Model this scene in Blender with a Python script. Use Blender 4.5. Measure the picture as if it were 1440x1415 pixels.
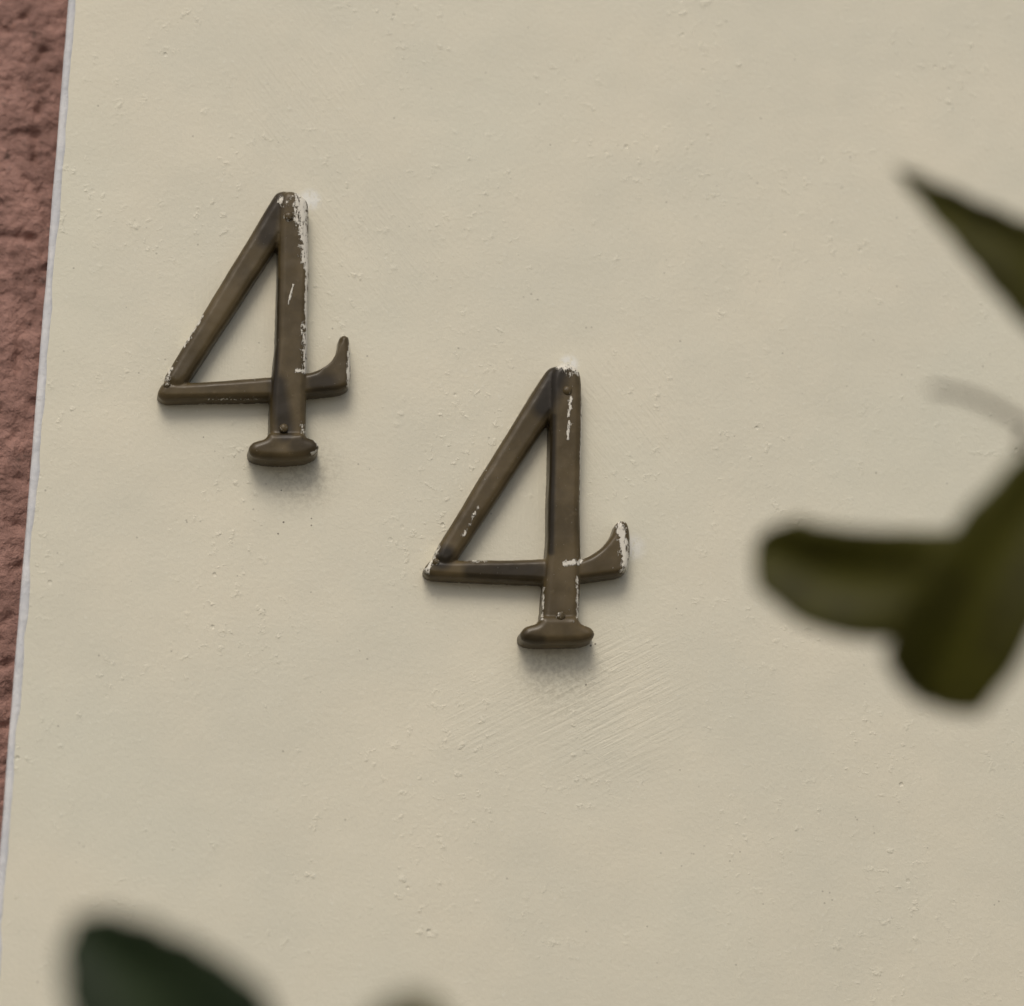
import bpy, bmesh, math, random
from mathutils import Vector, Matrix, noise

for o in list(bpy.data.objects):
    bpy.data.objects.remove(o)
S = bpy.context.scene
COL = S.collection
random.seed(4)

# ------------------------------------------------------------------ camera
CAM_LOC = Vector((-0.16, -1.40, 1.42))
CAM_AIM = Vector((0.0, 0.0, 1.75))
ROLL = math.radians(2.4)
LENS = 133.0
cam_d = bpy.data.cameras.new('camera')
cam = bpy.data.objects.new('camera', cam_d)
COL.objects.link(cam)
cam.location = CAM_LOC
q = (CAM_AIM - CAM_LOC).to_track_quat('-Z', 'Y')
CAM_R = q.to_matrix() @ Matrix.Rotation(ROLL, 3, 'Z')
cam.rotation_euler = CAM_R.to_euler()
cam_d.lens = LENS
cam_d.sensor_width = 36.0
cam_d.clip_start = 0.01
cam_d.clip_end = 500
cam_d.dof.use_dof = True
cam_d.dof.focus_distance = (CAM_AIM - CAM_LOC).length - 0.006
cam_d.dof.aperture_fstop = 4.4
cam_d.dof.aperture_blades = 0
S.camera = cam

# ------------------------------------------------------------------ sky, sun, exposure
SUN_EL, SUN_AZ = math.radians(48), math.radians(196)   # azimuth clockwise from +Y
w = bpy.data.worlds.new('World')
S.world = w
w.use_nodes = True
nt = w.node_tree
bg = nt.nodes['Background']
sky = nt.nodes.new('ShaderNodeTexSky')
sky.sky_type = 'NISHITA'
sky.sun_disc = False
sky.sun_elevation = SUN_EL
sky.sun_rotation = SUN_AZ
sky.air_density = 1.0
sky.dust_density = 4.0
sky.ozone_density = 0.4
nt.links.new(sky.outputs[0], bg.inputs[0])
bg.inputs[1].default_value = 0.10
sd = bpy.data.lights.new('sun', 'SUN')
sd.energy = 1.4
sd.angle = math.radians(26)
sd.color = (1.0, 0.95, 0.87)
sun = bpy.data.objects.new('sun', sd)
COL.objects.link(sun)
to_sun = Vector((math.sin(SUN_AZ) * math.cos(SUN_EL), math.cos(SUN_AZ) * math.cos(SUN_EL), math.sin(SUN_EL)))
sun.rotation_euler = to_sun.to_track_quat('Z', 'Y').to_euler()
sun.location = (0, -3, 6)
S.view_settings.view_transform = 'Standard'
S.view_settings.look = 'None'
S.view_settings.gamma = 1
S.view_settings.exposure = -0.09
S.cycles.max_bounces = 5
S.cycles.diffuse_bounces = 3
S.cycles.caustics_reflective = False
S.cycles.caustics_refractive = False
S.render.resolution_x = 1024
S.render.resolution_y = 1006

# ------------------------------------------------------------------ pixel helpers (photo is 1440 x 1415)
FPX = 1440 * LENS / 36.0


def ray(px, py):
    return (CAM_R @ Vector(((px - 720) / FPX, -(py - 707.5) / FPX, -1.0)))


def on_plane(px, py, y=0.0):
    d = ray(px, py)
    return CAM_LOC + d * ((y - CAM_LOC.y) / d.y)


def at_depth(px, py, dist):
    return CAM_LOC + ray(px, py) * dist


def project(p):
    v = CAM_R.transposed() @ (Vector(p) - CAM_LOC)
    if v.z > -0.02:
        return None
    return (720 + v.x / -v.z * FPX, 707.5 - v.y / -v.z * FPX)


# ------------------------------------------------------------------ object helpers
def tag(o, label=None, cat=None, group=None, kind=None):
    if label: o['label'] = label
    if cat: o['category'] = cat
    if group: o['group'] = group
    if kind: o['kind'] = kind
    return o


def link(name, me, mat=None, parent=None, smooth=True):
    o = bpy.data.objects.new(name, me)
    COL.objects.link(o)
    if mat is not None and not me.materials:
        me.materials.append(mat)
    if smooth:
        for p in me.polygons:
            p.use_smooth = True
    if parent is not None:
        o.parent = parent
        o.matrix_parent_inverse = Matrix.Translation(parent.location).inverted()
    return o


def from_bm(name, bm):
    me = bpy.data.meshes.new(name)
    bm.normal_update()
    bm.to_mesh(me)
    bm.free()
    return me


# ------------------------------------------------------------------ node helpers
class NT:
    def __init__(self, name):
        self.m = bpy.data.materials.new(name)
        self.m.use_nodes = True
        self.t = self.m.node_tree
        self.b = self.t.nodes['Principled BSDF']
        self.pos = self.n('ShaderNodeNewGeometry').outputs['Position']

    def n(self, typ, **kw):
        nd = self.t.nodes.new(typ)
        for k, v in kw.items():
            setattr(nd, k, v)
        return nd

    def set(self, sock, v):
        if hasattr(v, 'is_linked') or isinstance(v, bpy.types.NodeSocket):
            self.t.links.new(v, sock)
        else:
            sock.default_value = v

    def math(self, op, a, b=0.0, c=None, clamp=False):
        nd = self.n('ShaderNodeMath', operation=op, use_clamp=clamp)
        self.set(nd.inputs[0], a)
        self.set(nd.inputs[1], b)
        if c is not None:
            self.set(nd.inputs[2], c)
        return nd.outputs[0]

    def noise(self, scale, detail=4, rough=0.55, vec=None, dist=0.0):
        nd = self.n('ShaderNodeTexNoise')
        self.set(nd.inputs['Vector'], vec if vec is not None else self.pos)
        nd.inputs['Scale'].default_value = scale
        nd.inputs['Detail'].default_value = detail
        nd.inputs['Roughness'].default_value = rough
        nd.inputs['Distortion'].default_value = dist
        return nd.outputs['Fac']

    def voronoi(self, scale, vec=None, feature='F1'):
        nd = self.n('ShaderNodeTexVoronoi', feature=feature)
        self.set(nd.inputs['Vector'], vec if vec is not None else self.pos)
        nd.inputs['Scale'].default_value = scale
        return nd.outputs['Distance']

    def mapping(self, rot=(0, 0, 0), scale=(1, 1, 1), loc=(0, 0, 0)):
        nd = self.n('ShaderNodeMapping')
        self.set(nd.inputs['Vector'], self.pos)
        nd.inputs['Rotation'].default_value = rot
        nd.inputs['Location'].default_value = loc
        n2 = self.n('ShaderNodeMapping')
        self.set(n2.inputs['Vector'], nd.outputs[0])
        n2.inputs['Scale'].default_value = scale
        return n2.outputs[0]

    def ramp(self, v, a, b, lo=0.0, hi=1.0):
        nd = self.n('ShaderNodeMapRange', interpolation_type='SMOOTHSTEP')
        self.set(nd.inputs[0], v)
        nd.inputs[1].default_value = a
        nd.inputs[2].default_value = b
        nd.inputs[3].default_value = lo
        nd.inputs[4].default_value = hi
        return nd.outputs[0]

    def blob(self, c, r0, r1):
        nd = self.n('ShaderNodeVectorMath', operation='DISTANCE')
        self.set(nd.inputs[0], self.pos)
        nd.inputs[1].default_value = c
        return self.ramp(nd.outputs['Value'], r0, r1, 1.0, 0.0)

    def mix(self, f, a, b):
        nd = self.n('ShaderNodeMix', data_type='RGBA')
        self.set(nd.inputs[0], f)
        self.set(nd.inputs[6], a if not isinstance(a, tuple) else (*a, 1))
        self.set(nd.inputs[7], b if not isinstance(b, tuple) else (*b, 1))
        return nd.outputs[2]

    def bump(self, h, dist, strength=1.0, normal=None):
        nd = self.n('ShaderNodeBump')
        nd.inputs['Strength'].default_value = strength
        nd.inputs['Distance'].default_value = dist
        self.set(nd.inputs['Height'], h)
        if normal is not None:
            self.set(nd.inputs['Normal'], normal)
        return nd.outputs[0]

    def attr(self, name):
        return self.n('ShaderNodeAttribute', attribute_name=name).outputs['Fac']

    def out(self, col=None, rough=None, normal=None, **kw):
        if col is not None:
            self.set(self.b.inputs['Base Color'], (*col, 1) if isinstance(col, tuple) else col)
        if rough is not None:
            self.set(self.b.inputs['Roughness'], rough)
        if normal is not None:
            self.set(self.b.inputs['Normal'], normal)
        for k, v in kw.items():
            self.set(self.b.inputs[k.replace('_', ' ')], v)
        return self.m


# ------------------------------------------------------------------ materials
CREAM = (0.63, 0.545, 0.375)


def cream_material():
    k = NT('cream_wall_paint')
    # --- relief: roller stipple, soft waves, brush strokes round the numerals, pits
    stip = k.noise(520, 3, 0.65)
    wave = k.noise(26, 2, 0.5)
    zone_n = k.noise(24, 2, 0.6)
    worm = k.math('MULTIPLY', k.ramp(k.noise(210, 3, 0.6), 0.56, 0.76), k.ramp(zone_n, 0.42, 0.64))
    pit = k.ramp(k.voronoi(110), 0.04, 0.12, 1.0, 0.0)
    pit = k.math('MULTIPLY', pit, k.ramp(zone_n, 0.55, 0.66))
    # strokes: stretched noise in two directions
    st1 = k.noise(1.0, 2, 0.6, k.mapping(rot=(0, math.radians(30), 0), scale=(45, 1, 800)))
    c2 = on_plane(850, 985)
    c2b = on_plane(700, 1010)
    m1 = k.math('MAXIMUM', k.blob(c2, 0.012, 0.045), k.math('MULTIPLY', k.blob(c2b, 0.008, 0.035), 0.6))
    st2 = k.noise(1.0, 2, 0.6, k.mapping(rot=(0, math.radians(4), 0), scale=(800, 1, 38)))
    m2 = k.math('MAXIMUM', k.blob(on_plane(345, 450), 0.01, 0.034), k.blob(on_plane(730, 690), 0.01, 0.034))
    st3 = k.noise(1.0, 2, 0.6, k.mapping(rot=(0, math.radians(-50), 0), scale=(60, 1, 800)))
    m3 = k.math('MAXIMUM', k.blob(on_plane(870, 580), 0.01, 0.05), k.blob(on_plane(520, 330), 0.012, 0.05))
    m3 = k.math('MAXIMUM', m3, k.blob(on_plane(430, 130), 0.012, 0.05))
    strokes = k.math('ADD', k.math('MULTIPLY', st1, m1), k.math('MULTIPLY', k.math('MULTIPLY', st2, m2), 0.7))
    strokes = k.math('ADD', strokes, k.math('MULTIPLY', k.math('MULTIPLY', st3, m3), 0.6))
    h = k.math('MULTIPLY', stip, 0.42)
    h = k.math('ADD', h, k.math('MULTIPLY', worm, 0.62))
    h = k.math('SUBTRACT', h, k.math('MULTIPLY', pit, 0.85))
    h = k.math('ADD', h, k.math('MULTIPLY', strokes, 0.75))
    n1 = k.bump(wave, 0.0022, 0.4)
    n2 = k.bump(h, 0.00042, 1.0, n1)
    # --- colour: faint mottling, dirt specks, rusty grime near the feet of the numerals
    mott = k.noise(14, 3, 0.6)
    col = k.mix(k.ramp(mott, 0.3, 0.7), (0.645, 0.618, 0.495), (0.695, 0.653, 0.515))
    green = k.ramp(k.noise(7, 1, 0.6), 0.5, 0.7)
    col = k.mix(k.math('MULTIPLY', green, 0.35), col, (0.61, 0.62, 0.51))
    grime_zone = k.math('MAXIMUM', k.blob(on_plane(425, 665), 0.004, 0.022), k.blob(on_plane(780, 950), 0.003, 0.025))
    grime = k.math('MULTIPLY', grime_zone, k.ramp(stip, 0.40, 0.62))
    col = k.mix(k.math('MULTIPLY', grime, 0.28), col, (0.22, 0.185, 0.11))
    sp = k.ramp(k.voronoi(240), 0.06, 0.12, 1.0, 0.0)
    zone = k.math('MAXIMUM', k.blob(on_plane(400, 690), 0.010, 0.036), k.blob(on_plane(500, 565), 0.004, 0.014))
    zone = k.math('MAXIMUM', zone, k.math('MAXIMUM', k.blob(on_plane(650, 880), 0.004, 0.02), k.blob(on_plane(820, 935), 0.004, 0.022)))
    zone = k.math('MAXIMUM', zone, k.math('MULTIPLY', k.blob(on_plane(270, 620), 0.004, 0.03), 0.8))
    zone = k.math('MAXIMUM', zone, 0.36)
    pick = k.noise(75, 1, 0.5)
    pick = k.math('ADD', pick, k.math('MULTIPLY', zone, 0.22))
    sp = k.math('MULTIPLY', sp, k.ramp(pick, 0.66, 0.72))
    col = k.mix(k.math('MULTIPLY', sp, k.ramp(zone, 0.3, 0.9, 0.4, 0.9)), col, (0.09, 0.075, 0.05))
    pale = k.math('MULTIPLY', k.ramp(stip, 0.62, 0.72), 0.5)
    col = k.mix(pale, col, (0.76, 0.745, 0.64))
    thick = k.math('MAXIMUM', k.blob(on_plane(436, 281), 0.002, 0.0055), k.blob(on_plane(800, 513), 0.002, 0.005))
    thick = k.math('MAXIMUM', thick, k.math('MULTIPLY', k.blob(on_plane(889, 770), 0.002, 0.007), 0.8))
    thick = k.math('MULTIPLY', thick, k.ramp(stip, 0.34, 0.5))
    col = k.mix(k.math('MULTIPLY', thick, 0.85), col, (0.74, 0.74, 0.69))
    return k.out(col, 0.62, n2)


def white_material():
    k = NT('lit_white_bead')
    h = k.noise(500, 4, 0.6)
    n = k.bump(h, 0.0005, 0.7)
    n = k.bump(k.noise(60, 3), 0.002, 0.6, n)
    c = k.mix(k.ramp(k.noise(90, 3), 0.35, 0.65), (0.56, 0.57, 0.58), (0.66, 0.66, 0.65))  # bluish white edge; light caught on the arris is put into this colour
    return k.out(c, 0.65, n)


def red_material():
    k = NT('red_roughcast')
    a = k.noise(60, 5, 0.6)
    col = k.mix(k.ramp(a, 0.35, 0.68), (0.225, 0.126, 0.102), (0.365, 0.21, 0.172))
    d = k.ramp(k.noise(130, 4, 0.65), 0.60, 0.74)
    col = k.mix(k.math('MULTIPLY', d, 0.6), col, (0.085, 0.06, 0.05))
    e = k.ramp(k.noise(210, 3, 0.6), 0.64, 0.75)
    col = k.mix(k.math('MULTIPLY', e, 0.5), col, (0.43, 0.23, 0.18))
    n = k.bump(k.noise(420, 4, 0.65), 0.0016, 0.9)
    n = k.bump(k.noise(150, 3, 0.6), 0.005, 0.5, n)
    return k.out(col, 0.9, n)


def numeral_material():
    k = NT('dark_bronze_paint')
    p = k.attr('paint')
    rag = k.noise(650, 4, 0.75)
    rag2 = k.noise(1.0, 4, 0.65, k.mapping(scale=(1400, 900, 330)))
    mixn = k.math('ADD', k.math('MULTIPLY', rag, 0.55), k.math('MULTIPLY', rag2, 0.45))
    f = k.math('ADD', p, k.math('MULTIPLY', k.math('SUBTRACT', mixn, 0.5), 4.2))
    f = k.ramp(f, 0.52, 0.78)
    base = k.mix(k.ramp(k.noise(55, 4, 0.6), 0.35, 0.68), (0.066, 0.048, 0.021), (0.105, 0.077, 0.036))
    wear = k.ramp(k.noise(260, 3, 0.7), 0.60, 0.72)
    base = k.mix(k.math('MULTIPLY', wear, 0.4), base, (0.125, 0.095, 0.05))
    shade_and_bands = k.attr('shade_and_bands')
    base = k.mix(shade_and_bands, base, (0.012, 0.009, 0.005))  # shade on flanks and undersides painted near black, along with dark bands
    col = k.mix(f, base, (0.66, 0.63, 0.54))
    n = k.bump(k.noise(130, 2, 0.5), 0.0006, 0.45)
    n = k.bump(f, 0.00035, 0.8, n)
    ro = k.math('ADD', k.math('MULTIPLY', k.noise(120, 2), 0.25), 0.22)
    return k.out(col, ro, n, Specular_IOR_Level=0.3)


def leaf_material(name, a, b, vein):
    k = NT(name)
    v = k.attr('vein')
    c = k.mix(k.ramp(k.noise(45, 3), 0.3, 0.7), a, b)
    c = k.mix(k.math('MULTIPLY', v, 0.6), c, vein)
    n = k.bump(k.noise(300, 3), 0.0006, 0.4)
    return k.out(c, 0.6, n, Specular_IOR_Level=0.18)


def bark_material():
    k = NT('bark')
    c = k.mix(k.noise(1.0, 4, 0.6, k.mapping(scale=(160, 160, 30))), (0.05, 0.035, 0.02), (0.13, 0.10, 0.065))
    n = k.bump(k.noise(1.0, 4, 0.6, k.mapping(scale=(220, 220, 40))), 0.002, 0.8)
    return k.out(c, 0.8, n)


def paving_material():
    k = NT('pavement_concrete')
    c = k.mix(k.noise(9, 6, 0.65), (0.20, 0.19, 0.175), (0.32, 0.305, 0.28))
    n = k.bump(k.noise(240, 5, 0.7), 0.003, 0.7)
    return k.out(c, 0.85, n)


M_CREAM, M_WHITE, M_RED, M_NUM = cream_material(), white_material(), red_material(), numeral_material()
M_OLIVE = leaf_material('olive_leaf', (0.031, 0.029, 0.0025), (0.052, 0.050, 0.0035), (0.066, 0.064, 0.006))
M_GREEN = leaf_material('dark_green_leaf', (0.008, 0.016, 0.005), (0.013, 0.023, 0.007), (0.022, 0.038, 0.011))
M_BARK, M_PAVE = bark_material(), paving_material()

# ------------------------------------------------------------------ ground
bm = bmesh.new()
vs = [bm.verts.new(p) for p in ((-60, -60, 0), (60, -60, 0), (60, 60, 0), (-60, 60, 0))]
bm.faces.new(vs)
tag(link('pavement', from_bm('pavement', bm), M_PAVE, smooth=False), kind='structure')

# ------------------------------------------------------------------ cream wall with pale corner bead
E0, E1 = on_plane(96, 0), on_plane(0, 1190)


def edge_x(z):
    t = (z - E0.z) / (E1.z - E0.z)
    x = E0.x + (E1.x - E0.x) * t
    if z > E0.z + 0.3: x = edge_x(E0.z + 0.3)
    if z < E1.z - 0.3: x = edge_x(E1.z - 0.3)
    return x


WALL_H, WALL_X1, DEPTH = 3.2, 3.0, 0.22
RED_Y = 0.035


def zs_list():
    z, out = 0.0, []
    while z < WALL_H - 1e-6:
        out.append(z)
        z += 0.004 if 1.45 < z < 2.05 else 0.05
    out.append(WALL_H)
    return out


def ragged(z, seed, amp=0.0009):
    return (noise.noise(Vector((seed, 0, z * 38))) + 0.5 * noise.noise(Vector((seed, 5, z * 110)))) * amp


BEAD = 0.0021
ZS = zs_list()
bm = bmesh.new()
rows = []
for z in ZS:
    xl = edge_x(z) + BEAD + ragged(z, 3, 0.0007)
    rows.append([bm.verts.new((xl, DEPTH, z)), bm.verts.new((xl, 0.0, z)), bm.verts.new((WALL_X1, 0.0, z)), bm.verts.new((WALL_X1, DEPTH, z))])
for a, b in zip(rows, rows[1:]):
    for i in range(4):
        j = (i + 1) % 4
        bm.faces.new((a[i], a[j], b[j], b[i]))
bm.faces.new(rows[0][::-1])
bm.faces.new(rows[-1])
bmesh.ops.recalc_face_normals(bm, faces=bm.faces)
wall = tag(link('painted_wall', from_bm('painted_wall', bm), M_CREAM, smooth=False),
           'smooth cream painted wall carrying the two metal numerals', 'wall')

bm = bmesh.new()
rows = []
for z in ZS:
    xe = edge_x(z) + ragged(z, 9, 0.00025)
    xr = edge_x(z) + BEAD + 0.0011 + max(-0.0007, ragged(z, 17, 0.0013))
    prof = [(xr, 0.0002), (xr - 0.0003, -0.00012), (xe + 0.0012, -0.0002), (xe + 0.0003, 0.0002), (xe, 0.0010), (xe, RED_Y + 0.02), (xr, RED_Y + 0.02)]
    rows.append([bm.verts.new((x, y, z)) for x, y in prof])
m = len(rows[0])
for a, b in zip(rows, rows[1:]):
    for i in range(m):
        j = (i + 1) % m
        bm.faces.new((a[i], a[j], b[j], b[i]))
bm.faces.new(rows[0]); bm.faces.new(rows[-1])
bmesh.ops.recalc_face_normals(bm, faces=bm.faces)
bead = link('corner_bead', from_bm('corner_bead', bm), M_WHITE, wall)
bead['label'] = 'pale bluish white edge of the cream wall, light caught on it painted in'

# ------------------------------------------------------------------ red roughcast wall
XR = edge_x(1.75) + 0.05


def axis(lo, hi, f0, f1, fine, coarse):
    out, v = [], lo
    while v < hi - 1e-6:
        out.append(v)
        v += fine if f0 <= v <= f1 else coarse
    out.append(hi)
    return out


xs = axis(-3.0, XR, XR - 0.125, XR, 0.0009, 0.06)
zz = axis(0.0, WALL_H, 1.52, 1.98, 0.0009, 0.06)


def rough(x, z):
    p = Vector((x, 7.0, z))
    a = noise.noise(p * 70)
    b = noise.noise(p * 165 + Vector((3, 1, 2)))
    c = noise.noise(p * 360 + Vector((9, 4, 1)))
    d = noise.noise(Vector((x * 150 + z * 60, 2.0, z * 150)))
    pit = min(0.0, b + 0.22)
    return 0.0008 * a + 0.0009 * b + 0.0008 * c + 0.0008 * d + 0.0040 * pit


nv = len(zz)
verts, faces = [], []
for x in xs:
    for z in zz:
        verts.append((x, RED_Y - rough(x, z) * max(0.0, min(1.0, (x - XR + 0.122) / 0.02)) * max(0.0, min(1.0, (z - 1.524) / 0.02, (1.976 - z) / 0.02)), z))
for i in range(len(xs) - 1):
    for j in range(nv - 1):
        faces.append((i * nv + j, (i + 1) * nv + j, (i + 1) * nv + j + 1, i * nv + j + 1))
# thickness at the back
nb = len(verts)
verts += [(-3.0, DEPTH, 0), (XR, DEPTH, 0), (XR, DEPTH, WALL_H), (-3.0, DEPTH, WALL_H)]
faces.append((nb, nb + 3, nb + 2, nb + 1))
faces.append(tuple([(len(xs) - 1 - i) * nv + nv - 1 for i in range(len(xs))][::-1]) + (nb + 2, nb + 3))
faces.append(tuple(j for j in range(nv)) + (nb + 3, nb))
me = bpy.data.meshes.new('roughcast_wall')
me.from_pydata(verts, [], faces)
me.update()
tag(link('roughcast_wall', me, M_RED), 'rough reddish brown roughcast wall set back behind the cream corner', 'wall')


# ------------------------------------------------------------------ house numerals
def seg_dist(p, a, b):
    ax, ay = a; bx, by = b
    dx, dy = bx - ax, by - ay
    L = dx * dx + dy * dy
    t = 0 if L == 0 else max(0, min(1, ((p[0] - ax) * dx + (p[1] - ay) * dy) / L))
    return math.hypot(p[0] - ax - t * dx, p[1] - ay - t * dy)


def inset(poly, d):
    # simple vertex-normal inset of a closed outline
    n = len(poly)
    area = sum(poly[i][0] * poly[(i + 1) % n][1] - poly[(i + 1) % n][0] * poly[i][1] for i in range(n))
    s = 1 if area > 0 else -1
    out = []
    for i in range(n):
        a, b, c = Vector(poly[i - 1]), Vector(poly[i]), Vector(poly[(i + 1) % n])
        e1, e2 = (b - a).normalized(), (c - b).normalized()
        n1, n2 = Vector((-e1.y, e1.x)) * s, Vector((-e2.y, e2.x)) * s
        v = (n1 + n2)
        v = v / max(0.6, v.dot(n1)) if v.length > 1e-6 else n1
        out.append(tuple(b + v * d))
    return out


def rounded(poly, rad, steps=4):
    """round the corners of a pixel outline"""
    out = []
    n = len(poly)
    for i in range(n):
        a, b, c = Vector(poly[i - 1]), Vector(poly[i]), Vector(poly[(i + 1) % n])
        r = min(rad, (a - b).length * 0.45, (c - b).length * 0.45)
        p0, p1 = b + (a - b).normalized() * r, b + (c - b).normalized() * r
        for k in range(steps + 1):
            t = k / steps
            out.append(tuple(p0 * (1 - t) ** 2 + b * 2 * t * (1 - t) + p1 * t * t))
    return out


def numeral(name, org, sc, bars, rivets, paint, shade_and_bands, label):
    """bars: (outline in crop pixels, front depth mm, bevel crop px)"""
    to_px = lambda x, y: (org[0] + x / sc, org[1] + y / sc)
    bm = bmesh.new()
    for poly, dep, bev in bars:
        poly = rounded(poly, 26)
        y = -dep / 1000
        layers = [(inset(poly, bev), y), (inset(poly, bev * 0.35), y + 0.0008), (poly, y + 0.0022), (inset(poly, -3), 0.003)]
        rings = []
        for pl, yy in layers:
            ring = []
            for (x, yq) in pl:
                p = on_plane(*to_px(x, yq), y)       # outline measured on the front plane
                ring.append(bm.verts.new((p.x, yy, p.z)))
            rings.append(ring)
        n = len(rings[0])
        fs = []
        for a, b in zip(rings, rings[1:]):
            for i in range(n):
                j = (i + 1) % n
                fs.append(bm.faces.new((a[i], a[j], b[j], b[i])))
        fs.append(bm.faces.new(rings[0])); fs.append(bm.faces.new(rings[-1][::-1]))
        bmesh.ops.recalc_face_normals(bm, faces=fs)
    me = from_bm('raw', bm)
    tmp = bpy.data.objects.new('raw', me)
    COL.objects.link(tmp)
    md = tmp.modifiers.new('r', 'REMESH'); md.mode = 'VOXEL'; md.voxel_size = 0.00042
    ms = tmp.modifiers.new('s', 'SMOOTH'); ms.iterations = 5; ms.factor = 0.5
    bpy.context.view_layer.update()
    ev = tmp.evaluated_get(bpy.context.evaluated_depsgraph_get())
    body = bpy.data.meshes.new_from_object(ev)
    bpy.data.objects.remove(tmp)
    body.name = name
    base = on_plane(*to_px(640, 1250), 0.0)
    pa = body.attributes.new('paint', 'FLOAT', 'POINT')
    so = body.attributes.new('shade_and_bands', 'FLOAT', 'POINT')
    nrms = [v.normal.copy() for v in body.vertices]
    newco = []
    for i, v in enumerate(body.vertices):
        c = v.co.copy()
        px = project(c)
        q_ = ((px[0] - org[0]) * sc, (px[1] - org[1]) * sc)
        val = 0.0
        for (x0, y0, x1, y1, r, s) in paint:
            d = seg_dist(q_, (x0, y0), (x1, y1))
            val = max(val, s * max(0.0, 1.15 - 0.75 * d / r))
        edge = max(0.0, 1 - (-c.y) / 0.0022)          # wall paint creeping up the foot of the sides
        val = max(val, 0.62 * edge)
        pa.data[i].value = val
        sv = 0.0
        for (x0, y0, x1, y1, r, s) in shade_and_bands:
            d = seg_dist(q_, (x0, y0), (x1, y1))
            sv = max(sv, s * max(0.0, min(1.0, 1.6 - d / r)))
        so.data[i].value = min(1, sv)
        nn = noise.noise(c * 190) * 0.0001 + noise.noise(c * 60) * 0.00025
        newco.extend(c + nrms[i] * nn)
    body.vertices.foreach_set('co', newco)
    body.update()
    root = bpy.data.objects.new(name, None)
    COL.objects.link(root)
    root.empty_display_size = 0.02
    root.location = base
    bpy.context.view_layer.update()
    tag(root, label, 'numeral', 'house number digits')
    link('digit', body, M_NUM, root)
    for (x, y, r, dep) in rivets:
        bm = bmesh.new()
        bmesh.ops.create_uvsphere(bm, u_segments=14, v_segments=8, radius=1.0)
        c = on_plane(*to_px(x, y), -dep / 1000)
        rr = r * 0.000085
        for v in bm.verts:
            v.co = Vector((c.x + v.co.x * rr, c.y + v.co.y * rr * 0.6, c.z + v.co.z * rr))
        rv = from_bm('rivet', bm)
        at = rv.attributes.new('paint', 'FLOAT', 'POINT')
        for i, v in enumerate(rv.vertices):
            at.data[i].value = 0.30
        link('rivet', rv, M_NUM, root)
    return root


# first numeral (crop of 320 px enlarged 3.2156 times)
numeral('house_numeral', (200, 240), 3.2156,
        bars=[
            ([(585, 130), (610, 92), (655, 84), (690, 110), (650, 275), (618, 322), (205, 955), (150, 985), (95, 940), (125, 888)], 8.6, 30),   # diagonal
            ([(618, 130), (650, 84), (705, 92), (752, 135), (756, 420), (748, 700), (745, 930), (740, 1215), (576, 1215), (582, 1000), (605, 780), (616, 480)], 10.0, 26),   # stem
            ([(66, 1008), (95, 950), (160, 957), (400, 942), (620, 925), (745, 918), (742, 1000), (600, 1028), (300, 1032), (95, 1036)], 8.0, 24),   # crossbar
            ([(720, 918), (790, 902), (850, 868), (884, 810), (894, 750), (912, 738), (934, 746), (940, 800), (946, 905), (936, 975), (895, 992), (800, 1003), (720, 1012)], 9.0, 20),   # hook
            ([(574, 1180), (560, 1206), (500, 1222), (478, 1250), (490, 1286), (540, 1302), (640, 1306), (740, 1298), (790, 1276), (804, 1240), (785, 1214), (742, 1200), (738, 1180)], 12.0, 28),   # foot
        ],
        rivets=[(664, 207, 22, 9.8), (640, 1165, 20, 10.6), (112, 968, 16, 7.8)],
        paint=[(720, 110, 745, 420, 30, 1.0), (700, 130, 700, 240, 26, 0.75), (745, 430, 742, 900, 9, 1.0), (728, 700, 733, 880, 14, 0.7),
               (630, 128, 622, 142, 14, 0.9), (664, 205, 660, 205, 24, 0.7), (700, 905, 742, 905, 14, 0.95), (128, 890, 108, 968, 14, 0.8),  # first stroke here: gloss highlight at the apex, painted as a white fleck
               (270, 655, 190, 790, 13, 0.75), (938, 795, 932, 975, 11, 0.95), (780, 1215, 800, 1245, 11, 1.0), (800, 1262, 765, 1280, 9, 0.85),
               (724, 1150, 726, 1180, 15, 0.75), (683, 515, 660, 600, 6, 0.9), (640, 160, 690, 100, 12, 0.6), (300, 1036, 520, 1034, 5, 0.55)],
        shade_and_bands=[(600, 130, 560, 300, 40, 0.75), (605, 500, 600, 930, 16, 0.8), (610, 960, 650, 1190, 34, 0.8), (790, 960, 830, 960, 44, 0.7), (700, 1240, 760, 1240, 36, 0.6)],  # painted-in shade on the stem side and foot, plus dark bands
        label='dark bronze metal numeral 4 mounted higher on the cream wall, towards the red wall')

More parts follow.
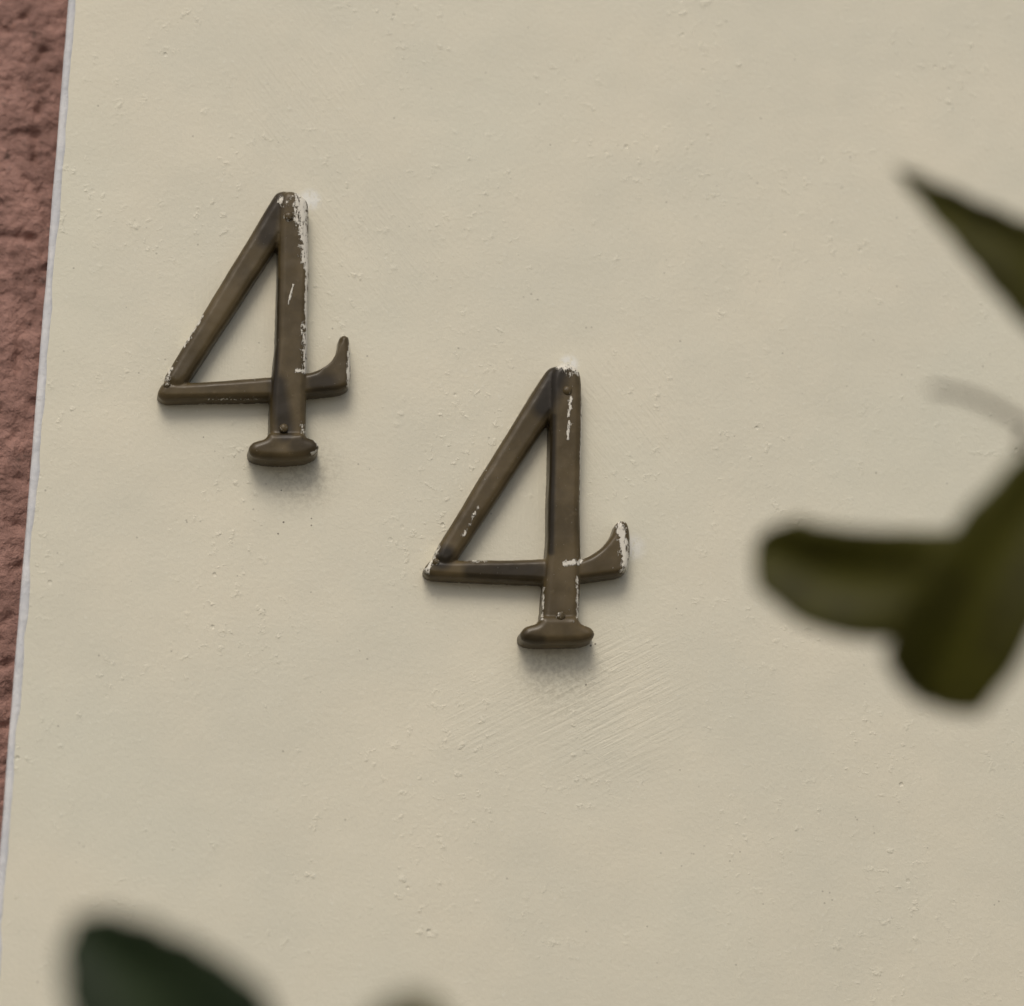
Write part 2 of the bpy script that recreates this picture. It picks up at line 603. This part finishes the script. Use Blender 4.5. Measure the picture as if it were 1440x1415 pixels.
# second numeral (crop of 340 px enlarged 3.144 times)
numeral('house_numeral', (580, 490), 3.144,
        bars=[
            ([(575, 120), (605, 80), (660, 66), (690, 100), (650, 260), (612, 305), (190, 945), (140, 965), (90, 925), (115, 870)], 8.6, 30),
            ([(610, 130), (630, 75), (690, 56), (738, 82), (750, 130), (752, 400), (742, 700), (746, 940), (736, 1215), (570, 1215), (584, 1040), (602, 850), (606, 600), (614, 350)], 10.0, 26),
            ([(48, 978), (82, 925), (150, 934), (400, 930), (620, 925), (745, 930), (742, 1010), (600, 1034), (300, 1022), (70, 1008)], 8.0, 24),
            ([(720, 940), (790, 915), (850, 868), (888, 815), (902, 772), (924, 756), (952, 764), (964, 805), (966, 905), (956, 975), (925, 998), (800, 1014), (720, 1022)], 9.0, 20),
            ([(572, 1180), (558, 1212), (500, 1228), (479, 1255), (484, 1286), (530, 1302), (640, 1302), (750, 1300), (800, 1284), (813, 1256), (795, 1230), (745, 1212), (736, 1180)], 12.0, 28),
        ],
        rivets=[(685, 187, 22, 9.8), (655, 1185, 22, 11.0), (104, 944, 16, 7.8)],
        paint=[(650, 72, 735, 90, 22, 1.0), (690, 110, 735, 112, 18, 0.6), (702, 215, 690, 300, 8, 1.0), (692, 325, 686, 400, 8, 0.95), (750, 150, 742, 680, 6, 0.85),
               (680, 950, 742, 942, 16, 1.0), (918, 780, 952, 985, 24, 1.0), (940, 850, 940, 980, 22, 0.9), (725, 1010, 730, 1190, 9, 0.75), (578, 1060, 574, 1200, 7, 0.8),
               (112, 880, 70, 975, 14, 0.8), (290, 700, 225, 830, 10, 0.65), (530, 130, 470, 230, 9, 0.6), (240, 940, 330, 940, 8, 0.65), (70, 990, 60, 975, 12, 0.8)],
        shade_and_bands=[(640, 110, 580, 260, 44, 0.9), (622, 300, 612, 900, 14, 0.8), (150, 910, 130, 940, 34, 0.9), (260, 985, 560, 985, 34, 0.75), (500, 1280, 560, 1290, 26, 0.6)],  # painted-in shade down the stem side and under the foot, plus dark bands
        label='dark bronze metal numeral 4 mounted lower, white paint smeared over its hooked end')


# ------------------------------------------------------------------ shrubs
def finish_leaf(name, grid, mat, parent, thick=0.0005):
    """grid[i][j] of 3D points -> closed thin leaf"""
    nu, nw = len(grid), len(grid[0])
    bm = bmesh.new()
    top = [[bm.verts.new(p) for p in r] for r in grid]
    for i in range(nu - 1):
        for j in range(nw - 1):
            bm.faces.new((top[i][j], top[i + 1][j], top[i + 1][j + 1], top[i][j + 1]))
    bm.normal_update()
    me = from_bm(name, bm)
    at = me.attributes.new('vein', 'FLOAT', 'POINT')
    k = 0
    for i in range(nu):
        for j in range(nw):
            at.data[k].value = 1.0 if j == nw // 2 else (0.3 if i % 5 == 0 else 0.0)
            k += 1
    o = link(name, me, mat, parent)
    so = o.modifiers.new('thickness', 'SOLIDIFY')
    so.thickness = thick
    return o


def hw(t, blunt=0.35):
    """leaf half-width profile, t = 0 tip .. 1 base"""
    return (math.sin(math.pi * min(1, t ** blunt * 0.5 + t * 0.5)) if t < 1 else 0.0) ** 0.8 if 0 < t < 1 else 0.0


def photo_leaf(parent, mid, width, dist, mat, curl=0.0, fold=0.004, blunt=0.6, profile=None):
    """mid: pixels of the midrib from tip to base; dist: metres from the camera along its axis"""
    N, W = 44, 9
    pts = []
    for k in range(N):
        t = k / (N - 1)
        f = t * (len(mid) - 1)
        i = min(int(f), len(mid) - 2)
        u = f - i
        g = lambda n: mid[max(0, min(len(mid) - 1, n))]
        p0, p1, p2, p3 = map(Vector, (g(i - 1), g(i), g(i + 1), g(i + 2)))
        pts.append(0.5 * (2 * p1 + (p2 - p0) * u + (2 * p0 - 5 * p1 + 4 * p2 - p3) * u * u + (3 * p1 - p0 - 3 * p2 + p3) * u ** 3))
    grid = []
    for k in range(N):
        t = k / (N - 1)
        d = (pts[min(N - 1, k + 1)] - pts[max(0, k - 1)]).normalized()
        nrm = Vector((-d.y, d.x))
        if profile:
            f = t * (len(profile) - 1); i = min(int(f), len(profile) - 2); u = f - i
            u = u * u * (3 - 2 * u)
            h = profile[i] * (1 - u) + profile[i + 1] * u
        else:
            h = hw(t, blunt)
        h *= math.sqrt(min(1.0, t / 0.09))
        row = []
        for j in range(W):
            s = j / (W - 1) * 2 - 1
            pp = pts[k] + nrm * (s * width * h)
            dd = dist - fold * abs(s) * h + curl * (t - 0.5) ** 2 * 4 + 0.0012 * math.sin(9 * t + 3 * s)
            row.append(at_depth(pp.x, pp.y, dd))
        grid.append(row)
    o = finish_leaf('leaf', grid, mat, parent)
    return at_depth(pts[-1].x, pts[-1].y, dist + curl)


def tube(name, pts, radii, mat, parent, seg=9):
    bm = bmesh.new()
    # resample smoothly
    P, R = [], []
    for i in range(len(pts) - 1):
        g = lambda n: Vector(pts[max(0, min(len(pts) - 1, n))])
        for k in range(6):
            u = k / 6
            p0, p1, p2, p3 = g(i - 1), g(i), g(i + 1), g(i + 2)
            P.append(0.5 * (2 * p1 + (p2 - p0) * u + (2 * p0 - 5 * p1 + 4 * p2 - p3) * u * u + (3 * p1 - p0 - 3 * p2 + p3) * u ** 3))
            R.append(radii[i] * (1 - u) + radii[i + 1] * u)
    P.append(Vector(pts[-1])); R.append(radii[-1])
    rings = []
    for i, p in enumerate(P):
        d = (P[min(len(P) - 1, i + 1)] - P[max(0, i - 1)]).normalized()
        a = d.orthogonal().normalized() if i == 0 else (prev - d * prev.dot(d)).normalized()
        prev = a
        b = d.cross(a)
        rings.append([bm.verts.new(p + (a * math.cos(2 * math.pi * k / seg) + b * math.sin(2 * math.pi * k / seg)) * R[i]) for k in range(seg)])
    for r0, r1 in zip(rings, rings[1:]):
        for k in range(seg):
            bm.faces.new((r0[k], r0[(k + 1) % seg], r1[(k + 1) % seg], r1[k]))
    bm.faces.new(rings[0][::-1]); bm.faces.new(rings[-1])
    return link(name, from_bm(name, bm), mat, parent), P


def generic_leaf_mesh(name, L, W_, mat):
    N, Wn = 9, 5
    bm = bmesh.new()
    grid = []
    for i in range(N):
        t = i / (N - 1)
        h = hw(1 - t, 0.6) * W_ / 2
        grid.append([bm.verts.new((t * L, (j / (Wn - 1) * 2 - 1) * h, 0.12 * abs(j / (Wn - 1) * 2 - 1) * h - 0.18 * L * t * t)) for j in range(Wn)])
    for i in range(N - 1):
        for j in range(Wn - 1):
            bm.faces.new((grid[i][j], grid[i + 1][j], grid[i + 1][j + 1], grid[i][j + 1]))
    bmesh.ops.remove_doubles(bm, verts=bm.verts, dist=1e-6)
    bmesh.ops.solidify(bm, geom=bm.faces[:], thickness=0.0005)
    me = from_bm(name, bm)
    me.attributes.new('vein', 'FLOAT', 'POINT')
    me.materials.append(mat)
    return me


def shrub(label, base, trunk_pts, leaves, mat, seed, n_side, zmin):
    rnd = random.Random(seed)
    root = bpy.data.objects.new('leafy_shrub', None)
    COL.objects.link(root)
    root.location = base
    bpy.context.view_layer.update()
    tag(root, label, 'shrub')
    n = len(trunk_pts)
    _, path = tube('trunk', trunk_pts, [0.012 * (1 - 0.75 * i / (n - 1)) for i in range(n)], M_BARK, root)
    for lf in leaves:
        e = photo_leaf(root, mat=lf.pop('mat', mat), **lf)
        anchor = min(path, key=lambda p: (p - e).length + 0.6 * max(0, p.z - e.z))
        midp = (e + anchor) / 2 + Vector((0, 0, -0.01))
        tube('twig', [anchor, midp, e], [0.003, 0.002, 0.0013], M_BARK, root, 7)
    gm = [generic_leaf_mesh('leaf', L, L * 0.52, mat) for L in (0.085, 0.07, 0.1)]
    made = 0
    tries = 0
    while made < n_side and tries < n_side * 40:
        tries += 1
        p = rnd.choice(path)
        if p.z < zmin:
            continue
        az, el, ln = rnd.uniform(0, 2 * math.pi), rnd.uniform(-0.1, 0.8), rnd.uniform(0.03, 0.16)
        e = p + Vector((math.cos(az) * math.cos(el), math.sin(az) * math.cos(el), math.sin(el))) * ln
        d = Vector((math.cos(az + rnd.uniform(-.6, .6)), math.sin(az + rnd.uniform(-.6, .6)), rnd.uniform(-0.3, 0.5))).normalized()
        tip = e + d * 0.11
        bad = e.y > -0.13 or tip.y > -0.06
        for k in range(6):
            for q3 in (e.lerp(tip, k / 5), p.lerp(e, k / 5)):
                pr = project(q3)
                if pr and -330 < pr[0] < 1440 + 330 and -330 < pr[1] < 1415 + 330:
                    bad = True
        if bad:
            continue
        tube('twig', [p, (p + e) / 2 - Vector((0, 0, 0.006)), e], [0.0026, 0.0018, 0.0012], M_BARK, root, 6)
        o = bpy.data.objects.new('leaf', rnd.choice(gm))
        COL.objects.link(o)
        o.parent = root
        o.location = e - Vector(base)
        o.rotation_euler = d.to_track_quat('X', 'Z').to_euler()
        for pl in o.data.polygons:
            pl.use_smooth = True
        made += 1
    return root


# shrub reaching in from the side, olive leaves
b1 = (0.42, -0.42, 0.0)
t1 = [Vector(b1), Vector((0.43, -0.43, 0.5)), Vector((0.40, -0.44, 1.0)), Vector((0.36, -0.43, 1.4)), Vector((0.30, -0.42, 1.62)), Vector((0.31, -0.42, 1.9))]
s1 = shrub('tall shrub with olive leaves reaching past the side of the lower numeral', b1, t1, [
    dict(mid=[(1258, 236), (1390, 334), (1518, 430), (1644, 520)], width=76, dist=1.05, fold=0.006, curl=0.01, profile=[0.02, 0.2, 0.39, 0.58, 0.76, 0.91, 1, 0.95, 0.65, 0.05]),
    dict(mid=[(1064, 760), (1172, 815), (1300, 822), (1420, 800), (1560, 790)], width=78, dist=1.04, fold=0.005, curl=0.008, profile=[0.5, 0.78, 0.95, 1, 1.0, 0.95, 0.8, 0.6, 0.3, 0.05]),
    dict(mid=[(1296, 988), (1345, 905), (1400, 800), (1470, 680), (1560, 560)], width=92, dist=1.01, fold=0.008, curl=0.01, profile=[0.72, 0.9, 1.0, 0.98, 0.85, 0.66, 0.4, 0.05]),
], M_OLIVE, 11, 80, 0.45)
pa_ = [at_depth(x, y, 1.05) for x, y in ((1306, 546), (1370, 560), (1440, 596), (1540, 660))]
tube('tendril', pa_ + [Vector((0.305, -0.42, 1.66))], [0.0009, 0.0011, 0.0012, 0.0014, 0.0016], M_BARK, s1, 7)

# shrub below, dark green leaves
b2 = (-0.13, -0.55, 0.0)
t2 = [Vector(b2), Vector((-0.12, -0.56, 0.45)), Vector((-0.14, -0.55, 0.9)), Vector((-0.12, -0.55, 1.25)), Vector((-0.11, -0.55, 1.42))]
shrub('low shrub with dark green leaves peeking up below the numerals', b2, t2, [
    dict(mid=[(104, 1290), (192, 1398), (274, 1514), (352, 1634)], width=150, dist=0.92, fold=0.006, curl=0.01, profile=[0.08, 0.36, 0.58, 0.77, 0.9, 1, 0.95, 0.8, 0.5, 0.05]),
    dict(mid=[(600, 1398), (575, 1460), (540, 1540), (500, 1640)], width=70, dist=0.88, fold=0.005, curl=0.01, mat=M_OLIVE, profile=[0.15, 0.6, 0.9, 1, 0.9, 0.62, 0.3, 0.05]),
], M_GREEN, 5, 80, 0.35)
